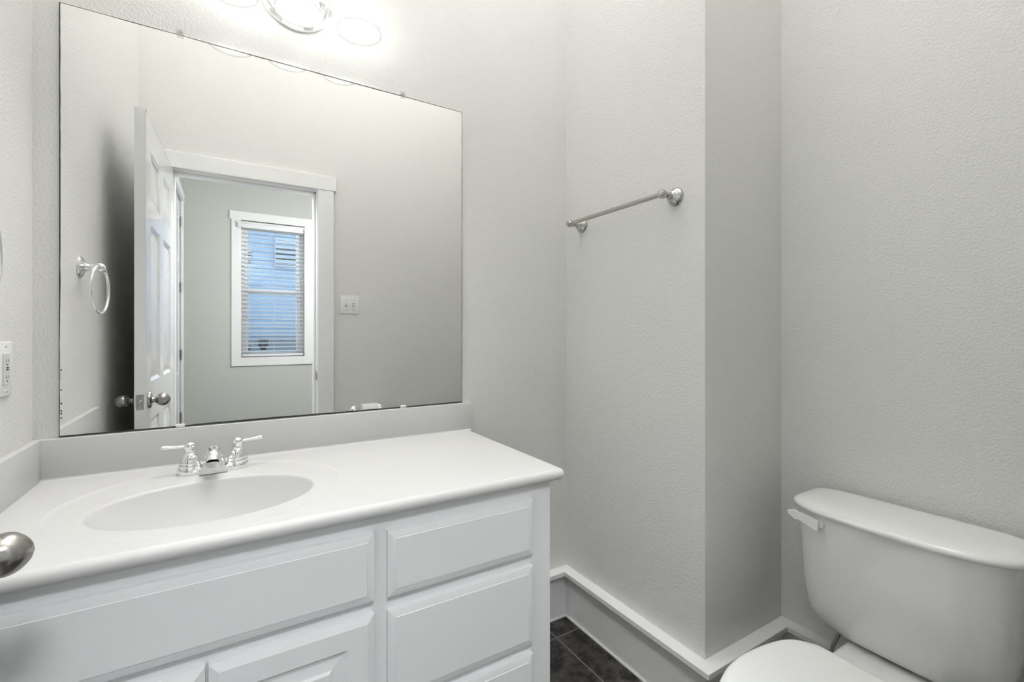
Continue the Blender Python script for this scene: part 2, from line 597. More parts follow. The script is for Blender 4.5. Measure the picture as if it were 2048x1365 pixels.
for dz in (-0.021, 0.021):
    lathe(b, [(0.0035, 0.0), (0.003, 0.0016)], dm @ Vector((DW + 0.001, 0, kz + dz)), dm.to_3x3() @ Vector((1, 0, 0)), 12)
mk('latch_bolt', b, 'nickel', lp)
for z in (0.22, 1.02, 1.83):
    b = B()
    lathe(b, [(0.006, 0), (0.006, 0.09)], (-0.2965, -1.474, z), (0, 0, 1), 12)
    mk('hinge', b, 'knob', door)

# tall closet door in the hall, closed, four hinges on its far side
d2 = thing('door_2', 'closed tall white panelled hall door with four dark hinges, seen in the mirror', 'door', (XL, DH0, 0.01), kind='structure')
m2 = Matrix.Translation((XL - 0.006 - 0.0175, DH0, 0.01)) @ Matrix.Rotation(PI / 2, 4, 'Z')
b = B(); panel_door(b, DH1 - DH0, DHT - 0.01, 0.035, m2, [(0.235, 0.62), (0.80, 1.72), (1.84, 2.28)])
mk('door_leaf', b, 'door', d2, ang=20)
for z in (0.33, 0.93, 1.575, 2.20):
    b = B()
    lathe(b, [(0.0065, 0), (0.0065, 0.095)], (XL + 0.004, DH0 - 0.002, z), (0, 0, 1), 12)
    box(b, XL + 0.0004, XL + 0.002, DH0 - 0.025, DH0 + 0.022, z, z + 0.095)
    mk('hinge', b, 'bracket', d2)
b = B()
box(b, XL, XL + CT, DH0 - 0.10, DH0 - 0.012, 0, DHT + 0.012, 0.0015, 1)
box(b, XL, XL + CT, DH1 + 0.012, DH1 + 0.10, 0, DHT + 0.012, 0.0015, 1)
box(b, XL, XL + CT + 0.003, DH0 - 0.115, DH1 + 0.115, DHT + 0.012, DHT + 0.10, 0.0015, 1)
struct('trim_5', b, 'trim', 'white casing round the tall hall door, seen in the mirror', 'trim')

# ------------------------------------------------------------------ hall window with blind
win = thing('window_1', 'white double-hung hall window, seen in the mirror', 'window', (0.41, YH, WZ0), kind='structure')
b = B()
box(b, WX0 - 0.09, WX0, YH, YH + CT, WZ0 - 0.092, WZ1, 0.0015, 1)
box(b, WX1, WX1 + 0.09, YH, YH + CT, WZ0 - 0.092, WZ1, 0.0015, 1)
box(b, WX0, WX1, YH, YH + CT, WZ0 - 0.092, WZ0, 0.0015, 1)
box(b, WX0 - 0.107, WX1 + 0.107, YH, YH + CT + 0.004, WZ1, WZ1 + 0.09, 0.0015, 1)
struct('trim_6', b, 'trim', 'flat white casing framing the hall window, seen in the mirror', 'trim')
yf0, yf1 = YH - 0.13, YH - 0.075
b = B()
box(b, WX0, WX0 + 0.03, yf0, yf1, WZ0, WZ1)
box(b, WX1 - 0.03, WX1, yf0, yf1, WZ0, WZ1)
box(b, WX0 + 0.03, WX1 - 0.03, yf0, yf1, WZ1 - 0.05, WZ1)
box(b, WX0 + 0.03, WX1 - 0.03, yf0, yf1, WZ0, WZ0 + 0.02)
mk('window_frame', b, 'vinyl', win)
for z0, z1, dy in ((1.620, 2.35, 0.0), (0.94, 1.672, 0.02)):
    b = B()
    y0, y1 = yf0 + 0.005 + dy, yf0 + 0.028 + dy
    box(b, WX0 + 0.03, WX0 + 0.068, y0, y1, z0, z1, 0.002, 1)
    box(b, WX1 - 0.076, WX1 - 0.03, y0, y1, z0, z1, 0.002, 1)
    box(b, WX0 + 0.068, WX1 - 0.076, y0, y1, z1 - 0.036, z1, 0.002, 1)
    box(b, WX0 + 0.068, WX1 - 0.076, y0, y1, z0, z0 + 0.03, 0.002, 1)
    sash = mk('sash', b, 'vinyl', win)
    b = B(); box(b, WX0 + 0.066, WX1 - 0.074, y0 + 0.010, y0 + 0.013, z0 + 0.028, z1 - 0.034)
    mk('pane', b, 'pane', sash)
b = B(); box(b, 0.385, 0.435, yf0 + 0.046, yf0 + 0.062, 1.655, 1.668, 0.003, 1)
mk('sash_lock', b, 'vinyl', win)

bl = thing('window_blind', 'white horizontal slat blind lowered in the hall window', 'blind', (0.41, YH - 0.03, WZ1))
b = B()
box(b, 0.052, 0.712, YH + 0.024, YH + 0.034, 2.316, 2.386, 0.003, 2)
box(b, 0.048, 0.716, YH + 0.028, YH + 0.040, 2.362, 2.380, 0.004, 2)
box(b, 0.052, 0.060, YH - 0.02, YH + 0.034, 2.316, 2.386)
box(b, 0.704, 0.712, YH - 0.02, YH + 0.034, 2.316, 2.386)
mk('valance', b, 'vinyl', bl)
b = B(); box(b, 0.104, 0.712, YH - 0.058, YH - 0.012, 2.345, 2.396, 0.003, 1)
mk('head_rail', b, 'vinyl', bl)
b = B()
k = 0
z = 2.318
while z > 0.975:
    mt = Matrix.Translation((0.408, YH - 0.036, z)) @ Matrix.Rotation(math.radians(-5), 4, 'X')
    box(b, -0.302, 0.302, -0.0245, 0.0245, -0.003, 0.003, mtx=mt)
    z -= 0.0445
mk('slat_panel', b, 'blind', bl)
b = B(); box(b, 0.106, 0.710, YH - 0.061, YH - 0.012, 0.930, 0.952, 0.003, 1)
mk('bottom_rail', b, 'vinyl', bl)
for x in (0.175, 0.408, 0.64):
    b = B()
    tube(b, [(x, YH - 0.010, 2.35), (x, YH - 0.010, 0.945)], 0.0009, 6)
    mk('ladder_cord', b, 'blind', bl)
b = B(); tube(b, [(0.665, YH - 0.006, 2.34), (0.667, YH - 0.004, 1.28)], 0.002, 8); lathe(b, [(0.003, 0), (0.006, 0.006), (0.004, 0.028)], (0.667, YH - 0.004, 1.26), (0, 0, 1), 10)
mk('pull_cord', b, 'blind', bl)

# ------------------------------------------------------------------ outside the hall window
house = thing('neighbour_house', 'pale blue neighbouring house seen through the hall blind', 'house', (1.0, -8.4, -0.3))
b = B()
box(b, -4, 6, -8.6, -8.4, -0.3, 6.0)
zz = 0.0
while zz < 6:
    box(b, -4, 6, -8.4, -8.392, zz, zz + 0.004)
    zz += 0.16
mk('wall', b, 'siding', house)
b = B()
box(b, 0.72, 1.60, -8.4, -8.35, 2.45, 3.02, 0.01, 1)
hw = mk('window', b, 'farwin', house)
b = B()
for i in range(5):
    box(b, 0.735, 1.58, -8.35, -8.34, 2.50 + i * 0.095, 2.525 + i * 0.095)
mk('louvre', b, 'dark', hw)
b = B(); box(b, 0.20, 0.33, -8.4, -8.36, 2.50, 2.72, 0.01, 1)
hv = mk('vent', b, 'farwin', house)
b = B()
for i in range(4):
    box(b, 0.21, 0.32, -8.36, -8.35, 2.52 + i * 0.05, 2.54 + i * 0.05)
mk('louvre', b, 'dark', hv)
b = B(); box(b, -4, 6, -8.05, -7.95, -0.3, 1.10, 0.01, 1)
tag(mk('garden_fence', b, 'fence'), 'low grey fence below the blue house, seen through the blind', 'fence')
b = B(); box(b, -4, 6, -6.6, -6.2, -0.3, 0.93, 0.01, 1)
tag(mk('retaining_wall', b, 'ledge'), 'dark blue-grey garden wall at the foot of the window view', 'garden wall')
b = B()
lathe(b, [(0.03, 0), (0.035, 0.005), (0.05, 0.03), (0.068, 0.07), (0.074, 0.10), (0.066, 0.135), (0.058, 0.15), (0.055, 0.15), (0.05, 0.13)], (0.42, -6.35, 0.93), (0, 0, 1), 28)
for i in range(6):
    lathe(b, [(0.0745 - abs(i - 3.2) * 0.006, 0.0), (0.0765 - abs(i - 3.2) * 0.006, 0.003), (0.0745 - abs(i - 3.2) * 0.006, 0.006)], (0.42, -6.35, 0.965 + i * 0.022), (0, 0, 1), 28, cap0=False, cap1=False)
tag(mk('garden_urn', b, 'urn'), 'dark round urn standing on the garden wall outside the window', 'urn')
b = B(); box(b, -0.10, 0.255, -6.40, -6.25, 0.93, 1.0, 0.006, 1)
tag(mk('planter_box', b, 'urn'), 'dark low planter box on the garden wall left of the urn', 'planter')
b = B(); box(b, -8, 10, -16, YH - 0.2, -0.4, -0.3)
struct('ground', b, 'ground', 'pale grey ground outside the hall window', 'ground')

# ------------------------------------------------------------------ mirror
MX0, MX1, MZ0, MZ1 = -0.359, 0.7256, 0.9325, 1.9993
mir = thing('wall_mirror', 'large frameless wall mirror above the vanity backsplash', 'mirror', (0.18, 0, MZ0))
b = B(); box(b, MX0, MX1, -0.0055, -0.0005, MZ0, MZ1)
mk('mirror_glass', b, 'mirror', mir, smooth=False)
b = B()
random.seed(4)
def edge_strip(b, horizontal, fixed, a0, a1, wmin, wmax, inward):
    k = 60
    pts = []
    w = wmin
    for i in range(k + 1):
        w += random.uniform(-1, 1) * (wmax - wmin) * 0.25
        w = min(max(w, wmin), wmax)
        pts.append((a0 + (a1 - a0) * i / k, w))
    for (p, w0), (q, w1) in zip(pts, pts[1:]):
        y = -0.0058
        if horizontal:
            vs = [(p, y, fixed), (q, y, fixed), (q, y, fixed + inward * w1), (p, y, fixed + inward * w0)]
            vb = [(x, -0.0052, z) for x, _, z in vs]
        else:
            vs = [(fixed, y, p), (fixed, y, q), (fixed + inward * w1, y, q), (fixed + inward * w0, y, p)]
            vb = [(x, -0.0052, z) for x, _, z in vs]
        A = [b.verts.new(v) for v in vs]
        C = [b.verts.new(v) for v in vb]
        b.faces.new(A)
        for i in range(4):
            j = (i + 1) % 4
            b.faces.new((A[i], A[j], C[j], C[i]))
edge_strip(b, True, MZ1, MX0, MX1, 0.0012, 0.0032, -1)
edge_strip(b, True, MZ0, MX0, MX1, 0.0030, 0.0052, 1)
edge_strip(b, False, MX0, MZ0, MZ1, 0.0014, 0.0030, 1)
edge_strip(b, False, MX1, MZ0, MZ1, 0.0008, 0.0022, -1)
for i in range(7):
    z = MZ0 + 0.005 + random.random() * 0.16
    x = MX0 + 0.003
    s = random.uniform(0.0012, 0.0028)
    box(b, x, x + s, -0.0058, -0.0053, z, z + s * 1.6)
bmesh.ops.recalc_face_normals(b, faces=b.faces[:])
tag(mk('mirror_edge', b, 'edge', mir, smooth=False), 'dark worn silvering along the mirror rim')
for x, z, s in ((-0.117, MZ1, 1), (0.5035, MZ1, 1), (-0.117, MZ0, -1), (0.5035, MZ0, -1)):
    b = B()
    if s > 0:
        box(b, x - 0.008, x + 0.008, -0.004, -0.0005, z, z + 0.018, 0.0015, 2)
        box(b, x - 0.008, x + 0.008, -0.0095, -0.0060, z - 0.008, z + 0.008, 0.0012, 2)
    else:
        box(b, x - 0.010, x + 0.010, -0.0105, -0.0060, z - 0.001, z + 0.0075, 0.0014, 2)
    c = mk('mirror_clip', b, 'clear' if s > 0 else 'plastic', mir)
    if s > 0:
        tag(c, 'clear plastic clip')
        b = B(); lathe(b, [(0.0035, 0), (0.003, 0.0015)], (x, -0.004, z + 0.011), (0, -1, 0), 12)
        mk('screw', b, 'nickel', c)

# ------------------------------------------------------------------ vanity cabinet
CX0, CX1, CYF = XL, 0.720, -0.560
van = thing('vanity_cabinet', 'white raised-panel vanity cabinet under the sink countertop', 'cabinet', (0.157, -0.28, 0))
b = B()
CTOP = 0.8000
box(b, CX1 - 0.018, CX1, CYF + 0.018, -0.016, 0.0, CTOP)
box(b, CX1 - 0.018, CX1, CYF, CYF + 0.018, 0.0, 0.10)
box(b, CX0, CX0 + 0.018, CYF + 0.018, -0.016, 0.0, CTOP)
box(b, CX0, CX1, CYF, CYF + 0.018, 0.10, CTOP, 0.0008, 1)
box(b, CX0, CX1, -0.022, -0.016, 0.10, CTOP)
box(b, CX0, CX1, CYF, -0.02, 0.10, 0.118)
box(b, CX0, CX1 - 0.018, CYF + 0.07, CYF + 0.085, 0.0, 0.10)
mk('body', b, 'cabinet', van)

def slab_front(bm, x0, x1, z0, z1, y=CYF, t=0.018, bev=0.015, d=0.0052):
    box(bm, x0, x1, y - (t - d), y, z0, z1)
    frustum(bm, (x0, x1, z0, z1, y - (t - d)), (x0 + bev, x1 - bev, z0 + bev, z1 - bev, y - t + 0.0012))
    frustum(bm, (x0 + bev + 0.0006, x1 - bev - 0.0006, z0 + bev + 0.0006, z1 - bev - 0.0006, y - t + 0.0012), (x0 + bev + 0.0012, x1 - bev - 0.0012, z0 + bev + 0.0012, z1 - bev - 0.0012, y - t))

b = B(); slab_front(b, -0.335, 0.2567, 0.627, 0.769)
mk('false_front', b, 'cabinet', van, ang=15)
for z0, z1 in ((0.625, 0.765), (0.397, 0.596), (0.165, 0.373)):
    b = B(); slab_front(b, 0.285, 0.657, z0, z1)
    mk('drawer', b, 'cabinet', van, ang=15)

def raised_door(bm, x0, x1, z0, z1, y=CYF, t=0.018):
    fr, bev, d = 0.054, 0.015, 0.0048
    # frame made of four mitred members with an outer bevel and an inner step
    o = [(x0, x1, z0, z1, y), (x0, x1, z0, z1, y - (t - d)), (x0 + bev, x1 - bev, z0 + bev, z1 - bev, y - t),
         (x0 + fr, x1 - fr, z0 + fr, z1 - fr, y - t), (x0 + fr + 0.006, x1 - fr - 0.006, z0 + fr + 0.006, z1 - fr - 0.006, y - t + 0.0045),
         (x0 + fr + 0.011, x1 - fr - 0.011, z0 + fr + 0.011, z1 - fr - 0.011, y - t + 0.0055),
         (x0 + fr + 0.030, x1 - fr - 0.030, z0 + fr + 0.030, z1 - fr - 0.030, y - t + 0.0025),
         (x0 + fr + 0.036, x1 - fr - 0.036, z0 + fr + 0.036, z1 - fr - 0.036, y - t - 0.0005)]
    rings = [[Vector((a, yy, c)), Vector((bb, yy, c)), Vector((bb, yy, dd)), Vector((a, yy, dd))] for a, bb, c, dd, yy in o]
    loft(bm, rings)
for x0, x1 in ((-0.330, -0.0385), (-0.0335, 0.2567)):
    b = B(); raised_door(b, x0, x1, 0.125, 0.600)
    mk('door', b, 'cabinet', van, ang=12)

# ------------------------------------------------------------------ countertop with integral oval basin
CZ = 0.8304
NR = 0.0150
TX0, TX1, TYF = XL, 0.7555 - NR, -0.585 + NR
ctr = thing('vanity_countertop', 'white moulded countertop with a sunken oval basin on the vanity', 'countertop', (0.17, -0.28, CZ))
b = B()
ic, oc = (-0.037, -0.345), (-0.035, -0.305)
ia, ib = 0.205, 0.147
oa, ob = 0.278, 0.252
NT = 160
angs = set(2 * PI * i / NT for i in range(NT))
for cx_, cy_ in ((TX0, 0), (TX1, 0), (TX0, TYF), (TX1, TYF)):
    angs.add(math.atan2(cy_ - oc[1], cx_ - oc[0]) % (2 * PI))
angs = sorted(angs)
def rect_pt(t):
    c, s = math.cos(t), math.sin(t)
    best = 1e9
    if c > 1e-9: best = min(best, (TX1 - oc[0]) / c)
    if c < -1e-9: best = min(best, (TX0 - oc[0]) / c)
    if s > 1e-9: best = min(best, (0 - oc[1]) / s)
    if s < -1e-9: best = min(best, (TYF - oc[1]) / s)
    return (oc[0] + c * best, oc[1] + s * best)
def inner(t, e):
    return (ic[0] + ia * e * math.cos(t), ic[1] + ib * e * math.sin(t))
def outer(t):
    # clipped so the shallow surround stays inside the slab
    x, y = oc[0] + oa * math.cos(t), oc[1] + ob * math.sin(t)
    return (x, y)
DEEP, REC = 0.135, 0.0020
levels = []
es = [0.02, 0.1, 0.2, 0.3, 0.4, 0.5, 0.6, 0.7, 0.78, 0.85, 0.90, 0.94, 0.965, 0.985, 1.0]
def bowl_depth(e):
    d = DEEP * (1 - e ** 2.7)
    return d
rings = []
for e in es:
    rings.append([(*inner(t, e), CZ - REC - bowl_depth(e) - 0.0030) for t in angs])
for de, dz in ((0.012, 0.0012), (0.026, 0.0003), (0.05, 0.0)):
    rings.append([(*inner(t, 1 + de), CZ - REC - dz) for t in angs])
def mixp(p, q, f):
    return (p[0] + (q[0] - p[0]) * f, p[1] + (q[1] - p[1]) * f)
for f, z in ((0.3, -REC), (0.6, -REC), (0.80, -REC), (0.86, -REC * 0.95), (0.90, -REC * 0.7), (0.94, -REC * 0.3), (0.97, -REC * 0.05), (1.0, 0.0)):
    rings.append([(*mixp(inner(t, 1.05), outer(t), f), CZ + z) for t in angs])
for f in (0.05, 0.3, 1.0):
    rings.append([(*mixp(outer(t), rect_pt(t), f), CZ) for t in angs])
R = [[b.verts.new(p) for p in r] for r in rings]
NA = len(angs)
for r0, r1 in zip(R, R[1:]):
    for i in range(NA):
        j = (i + 1) % NA
        b.faces.new((r0[i], r0[j], r1[j], r1[i]))
b.faces.new(R[0][::-1])
# rounded nose along the front and the right end
path = [((TX0, TYF), (0, -1))]
path.append(((TX1, TYF), (0, -1)))
for i in range(1, 8):
    a = -PI / 2 + (PI / 2) * i / 8
    path.append(((TX1, TYF), (math.cos(a), math.sin(a))))
path.append(((TX1, TYF), (1, 0)))
path.append(((TX1, 0), (1, 0)))
prof = []
for (px, py), (nx, ny) in path:
    ring = []
    for i in range(13):
        f = PI / 2 - PI * i / 12
        ring.append(b.verts.new((px + nx * NR * math.cos(f), py + ny * NR * math.cos(f), CZ - NR + NR * math.sin(f))))
    prof.append(ring)
for r0, r1 in zip(prof, prof[1:]):
    for i in range(12):
        try:
            b.faces.new((r0[i], r1[i], r1[i + 1], r0[i + 1]))
        except ValueError:
            pass
zb2 = CZ - 2 * NR
for x0, x1, y0, y1 in ((TX0, TX1, TYF, CYF + 0.01), (CX1 - 0.02, TX1, CYF, 0.0)):
    b.faces.new([b.verts.new(p) for p in ((x0, y0, zb2), (x0, y1, zb2), (x1, y1, zb2), (x1, y0, zb2))])
bmesh.ops.remove_doubles(b, verts=b.verts[:], dist=1e-5)
bmesh.ops.recalc_face_normals(b, faces=b.faces[:])
mk('slab', b, 'marble', ctr, ang=50)
SPT, SPZ = 0.018, 0.9305
b = B()
box(b, XL, 0.7590, -SPT, 0, CZ - 0.002, SPZ, 0.002, 2)
mk('back_splash', b, 'marble', ctr)
b = B(); box(b, XL, XL + SPT, -0.5885, -SPT, CZ - 0.002, SPZ, 0.002, 2)
mk('side_splash', b, 'marble', ctr)
b = B()
# small cove fillet where the splash meets the deck
k = 6
pr = [(-SPT - 0.006 + 0.006 * math.sin(PI / 2 * i / k), CZ + 0.006 - 0.006 * math.cos(PI / 2 * i / k)) for i in range(k + 1)]
va = [b.verts.new((XL + SPT, y, z)) for y, z in pr]
vb = [b.verts.new((0.7555, y, z)) for y, z in pr]
for i in range(k):
    b.faces.new((va[i], vb[i], vb[i + 1], va[i + 1]))
bmesh.ops.recalc_face_normals(b, faces=b.faces[:])
for f in b.faces:
    if f.normal.z < 0:
        f.normal_flip()
mk('cove', b, 'marble', ctr)
b = B(); lathe(b, [(0.021, 0), (0.021, 0.002), (0.017, 0.0035), (0.006, 0.0015)], (ic[0], ic[1], CZ - DEEP - REC - 0.004), (0, 0, 1), 28)
mk('drain', b, 'chrome', ctr)

# ------------------------------------------------------------------ faucet
FX, FY, FZ = -0.037, -0.108, CZ - REC + 0.0006
fau = thing('sink_faucet', 'chrome two-handle centerset faucet behind the oval basin', 'faucet', (FX, FY, FZ))
b = B()
outl = []
for i in range(32):
    a = 2 * PI * i / 32
    x = (0.052 if math.cos(a) > 0 else -0.052) + 0.026 * math.cos(a)
    outl.append((x, 0.026 * math.sin(a)))
loft(b, [[Vector((FX + x * s, FY + y * s, FZ + z)) for x, y in outl] for s, z in ((1.0, 0), (1.0, 0.006), (0.97, 0.010), (0.88, 0.0135))])
mk('base_plate', b, 'chrome', fau)
for s in (-1, 1):
    hx = FX + s * 0.0525
    b = B()
    lathe(b, [(0.0265, 0.004), (0.0265, 0.012), (0.0245, 0.016), (0.0235, 0.0175), (0.0240, 0.020), (0.0225, 0.0245), (0.0215, 0.026), (0.0218, 0.029),
              (0.0190, 0.037), (0.0150, 0.046), (0.0125, 0.0505), (0.0105, 0.052), (0.0118, 0.0535), (0.0118, 0.0555), (0.0095, 0.057),
              (0.0100, 0.060), (0.0125, 0.064), (0.0132, 0.069), (0.0118, 0.0745), (0.0075, 0.078), (0.002, 0.0795)], (hx, FY, FZ), (0, 0, 1), 36)
    hd = mk('handle', b, 'chrome', fau)
    b = B()
    d = Vector((s * 1.0, -0.10 if s < 0 else 0.10, 0.0)).normalized()
    c0 = Vector((hx, FY, FZ + 0.069))
    tube(b, [c0 + d * 0.008, c0 + d * 0.018, c0 + d * 0.030 + Vector((0, 0, .001)), c0 + d * 0.040 + Vector((0, 0, .002)), c0 + d * 0.051 + Vector((0, 0, .003)), c0 + d * 0.057 + Vector((0, 0, .003)), c0 + d * 0.060 + Vector((0, 0, .003))],
         [0.0050, 0.0042, 0.0042, 0.0052, 0.0062, 0.0062, 0.0035], 16, flat=0.8)
    mk('lever', b, 'chrome', hd)
b = B()
pts = spline([(FX, FY + 0.004, FZ + 0.010), (FX, FY + 0.001, FZ + 0.032), (FX, FY - 0.016, FZ + 0.049), (FX, FY - 0.046, FZ + 0.056), (FX, FY - 0.080, FZ + 0.052), (FX, FY - 0.097, FZ + 0.040)], 6)
n_ = len(pts)
tube(b, pts, [0.0200 - 0.0032 * (i / (n_ - 1)) for i in range(n_)], 24)
sp = mk('spout', b, 'chrome', fau)
b = B()
loft(b, [[Vector((FX + x, FY - 0.005 + y, FZ + z)) for x, y in ((-w, -dd), (w, -dd), (w, 0.02), (-w, 0.02))] for w, dd, z in ((0.0305, 0.036, 0.001), (0.029, 0.035, 0.008), (0.021, 0.027, 0.030), (0.017, 0.018, 0.036))])
mk('spout_foot', b, 'chrome', fau, ang=25)
b = B(); lathe(b, [(0.0142, -0.001), (0.0142, 0.003), (0.0115, 0.0032), (0.0115, 0.002)], pts[-1], (0, -0.42, -0.9), 24)
mk('aerator', b, 'chrome', sp)
b = B(); tube(b, [(FX, FY + 0.022, FZ + 0.01), (FX, FY + 0.022, FZ + 0.044)], 0.0028, 10); lathe(b, [(0.003, 0), (0.0058, 0.003), (0.0058, 0.009), (0.002, 0.012)], (FX, FY + 0.022, FZ + 0.042), (0, 0, 1), 16)
mk('lift_rod', b, 'chrome', fau)

# ------------------------------------------------------------------ vanity light
LX, LE, LRZ = 0.163, -0.140, 2.081
lamp = thing('vanity_light', 'chrome three-shade vanity light on the wall above the mirror', 'wall light', (LX, 0, 2.225))
b = B(); lathe(b, [(0.103, 0.0), (0.106, 0.004), (0.105, 0.012), (0.096, 0.015), (0.095, 0.018), (0.089, 0.023), (0.070, 0.028), (0.030, 0.032), (0.012, 0.033)], (LX + 0.007, -0.0005, 2.216), (0, -1, 0), 64)
mk('backplate', b, 'chrome', lamp)
b = B()
tube(b, spline([(LX, -0.028, 2.228), (LX, -0.08, 2.25), (LX, LE, 2.285)], 6), 0.010, 16)
tube(b, [(LX - 0.172, LE, 2.288), (LX + 0.172, LE, 2.288)], 0.009, 16)
for s in (-1, 1):
    lathe(b, [(0.009, 0), (0.013, 0.004), (0.010, 0.012), (0.003, 0.016)], (LX + s * 0.17, LE, 2.288), (s, 0, 0), 20)
mk('crossbar', b, 'chrome', lamp)
for s in (-1, 0, 1):
    x = LX + s * 0.163
    b = B()
    lathe(b, [(0.008, 0.0), (0.008, 0.020), (0.020, 0.024), (0.026, 0.034), (0.026, 0.052), (0.024, 0.054)], (x, LE, 2.286), (0, 0, -1), 32)
    mk('socket_cup', b, 'chrome', lamp)
    b = B()
    op = [(0.064, 0.0), (0.0605, 0.010), (0.0560, 0.022), (0.0510, 0.038), (0.0465, 0.056), (0.0430, 0.078), (0.0412, 0.100), (0.0400, 0.125), (0.0360, 0.140), (0.0260, 0.149)]
    ip = [(r - 0.003, z) for r, z in op][::-1]
    prof = [(0.0625, -0.0006)] + op + ip
    prof.append((0.0610, 0.0002))
    lathe(b, prof, (x, LE, LRZ), (0, 0, 1), 48, cap0=False, cap1=False)
    sh = tag(mk('shade', b, 'shade', lamp), 'frosted white glass bell shade')
    b = B()
    lathe(b, [(0.012, 0.060), (0.013, 0.045), (0.022, 0.030), (0.027, 0.012), (0.027, 0.0), (0.022, -0.014), (0.012, -0.024), (0.002, -0.027)], (x, LE, 2.165), (0, 0, 1), 24)
    mk('bulb', b, 'bulb', sh)
    L = bpy.data.lights.new('bulb_light', 'POINT')
    L.energy = BULB_W
    L.color = (1.0, 0.985, 0.965)
    L.shadow_soft_size = 0.022
    lo_ = bpy.data.objects.new('bulb_light', L)
    COL.objects.link(lo_)
    lo_.location = (x, LE, 2.160)

# added bowl uplight, unseen above the view: soft fill bounced off the ceiling
UX, UY, UZ = 0.72, -0.72, 2.62
bl_ = thing('bath_fill_bowl', 'added white bowl uplight, unseen fill for the bathroom', 'fill light', (UX, UY, HC))
b = B(); lathe(b, [(0.06, 0.0), (0.06, 0.02), (0.02, 0.035)], (UX, UY, HC), (0, 0, -1), 32)
mk('canopy', b, 'nickel', bl_)
b = B(); tube(b, [(UX, UY, HC - 0.03), (UX, UY, UZ - 0.04)], 0.006, 12)
mk('stem', b, 'nickel', bl_)
b = B(); lathe(b, [(0.005, -0.075), (0.06, -0.070), (0.12, -0.050), (0.165, -0.015), (0.180, 0.015), (0.176, 0.015), (0.160, -0.011), (0.117, -0.045), (0.058, -0.065), (0.005, -0.070)], (UX, UY, UZ), (0, 0, 1), 40)
mk('bowl', b, 'plastic', bl_)
L = bpy.data.lights.new('bath_fill_light', 'AREA')
L.shape = 'DISK'
L.size = 0.30
L.spread = math.radians(110)
L.energy = BATH_FILL_W
L.color = (1.0, 0.99, 0.975)
lo_ = bpy.data.objects.new('bath_fill_light', L)
COL.objects.link(lo_)
lo_.location = (UX, UY, UZ + 0.012)
lo_.rotation_euler = (PI, 0, 0)

# added fill lights, out of view: spot through the doorway, pendant brightening the hall
PX, PY, PZ = 0.06, -1.96, 2.58
aim = (Vector((0.55, -0.45, 0.25)) - Vector((PX, PY, PZ))).normalized()
pn = thing('hall_fill_spot', 'added small white fill spot in the hall, unseen, aimed through the doorway', 'spotlight', (PX, PY, HC))
b = B(); lathe(b, [(0.05, 0.0), (0.05, 0.02), (0.02, 0.03)], (PX, PY, HC), (0, 0, -1), 32)
mk('canopy', b, 'plastic', pn)
b = B(); tube(b, [(PX, PY, HC - 0.03), (PX, PY, PZ + 0.17)], 0.007, 12)
mk('stem', b, 'plastic', pn)
b = B(); lathe(b, [(0.03, 0.0), (0.055, 0.01), (0.062, 0.09), (0.058, 0.09), (0.050, 0.015), (0.01, 0.008)], Vector((PX, PY, PZ)) - aim * 0.11 + Vector((0, 0, 0.03)), aim, 32)
mk('lamp_head', b, 'plastic', pn)
L = bpy.data.lights.new('spot_fill_light', 'SPOT')
L.energy = SPOT_FILL_W
L.color = (0.955, 0.98, 1.0)
L.shadow_soft_size = 0.24
L.spot_size = math.radians(100)
L.spot_blend = 0.6
lo_ = bpy.data.objects.new('spot_fill_light', L)
COL.objects.link(lo_)
lo_.location = (PX, PY, PZ)
lo_.rotation_euler = aim.to_track_quat('-Z', 'Y').to_euler()
hl = thing('hall_fill_pendant', 'added white dome pendant, unseen fill for the hall', 'pendant light', (1.35, -2.55, HC))  # unseen lamp added to brighten the hall
b = B(); lathe(b, [(0.06, 0.0), (0.06, 0.02), (0.02, 0.035)], (1.35, -2.55, HC), (0, 0, -1), 32)
mk('canopy', b, 'nickel', hl)
b = B(); tube(b, [(1.35, -2.55, HC - 0.03), (1.35, -2.55, 2.50)], 0.006, 12)
mk('stem', b, 'nickel', hl)
b = B(); lathe(b, [(0.03, 0.16), (0.09, 0.14), (0.15, 0.08), (0.18, 0.0), (0.176, 0.0), (0.146, 0.076), (0.087, 0.135), (0.03, 0.154)], (1.35, -2.55, 2.36), (0, 0, 1), 40)
mk('shade', b, 'plastic', hl)
L = bpy.data.lights.new('hall_fill_light', 'POINT')
L.energy = HALL_FILL_W
L.color = (0.98, 0.99, 1.0)
L.shadow_soft_size = 0.09
lo_ = bpy.data.objects.new('hall_fill_light', L)
COL.objects.link(lo_)
lo_.location = (1.35, -2.55, 2.28)

# ------------------------------------------------------------------ towel bar on the chase
tb = thing('towel_bar', 'brushed nickel towel bar on the boxed-out wall', 'towel bar', (XC, -0.333, 1.622))
for y in (-0.104, -0.562):
    b = B()
    lathe(b, [(0.0295, 0), (0.0300, 0.003), (0.0285, 0.007), (0.0235, 0.012), (0.0175, 0.017), (0.0140, 0.020), (0.0160, 0.0225), (0.0160, 0.025), (0.0125, 0.027),
              (0.0095, 0.033), (0.0088, 0.040), (0.0095, 0.047), (0.0120, 0.052), (0.0138, 0.058), (0.0142, 0.064), (0.0135, 0.070), (0.0105, 0.076), (0.004, 0.079)], (XC, y, 1.622), (-1, 0, 0), 40)
    mk('post', b, 'nickel', tb)
b = B(); tube(b, [(XC - 0.064, -0.112, 1.622), (XC - 0.064, -0.554, 1.622)], 0.0080, 24)
mk('bar', b, 'nickel', tb)

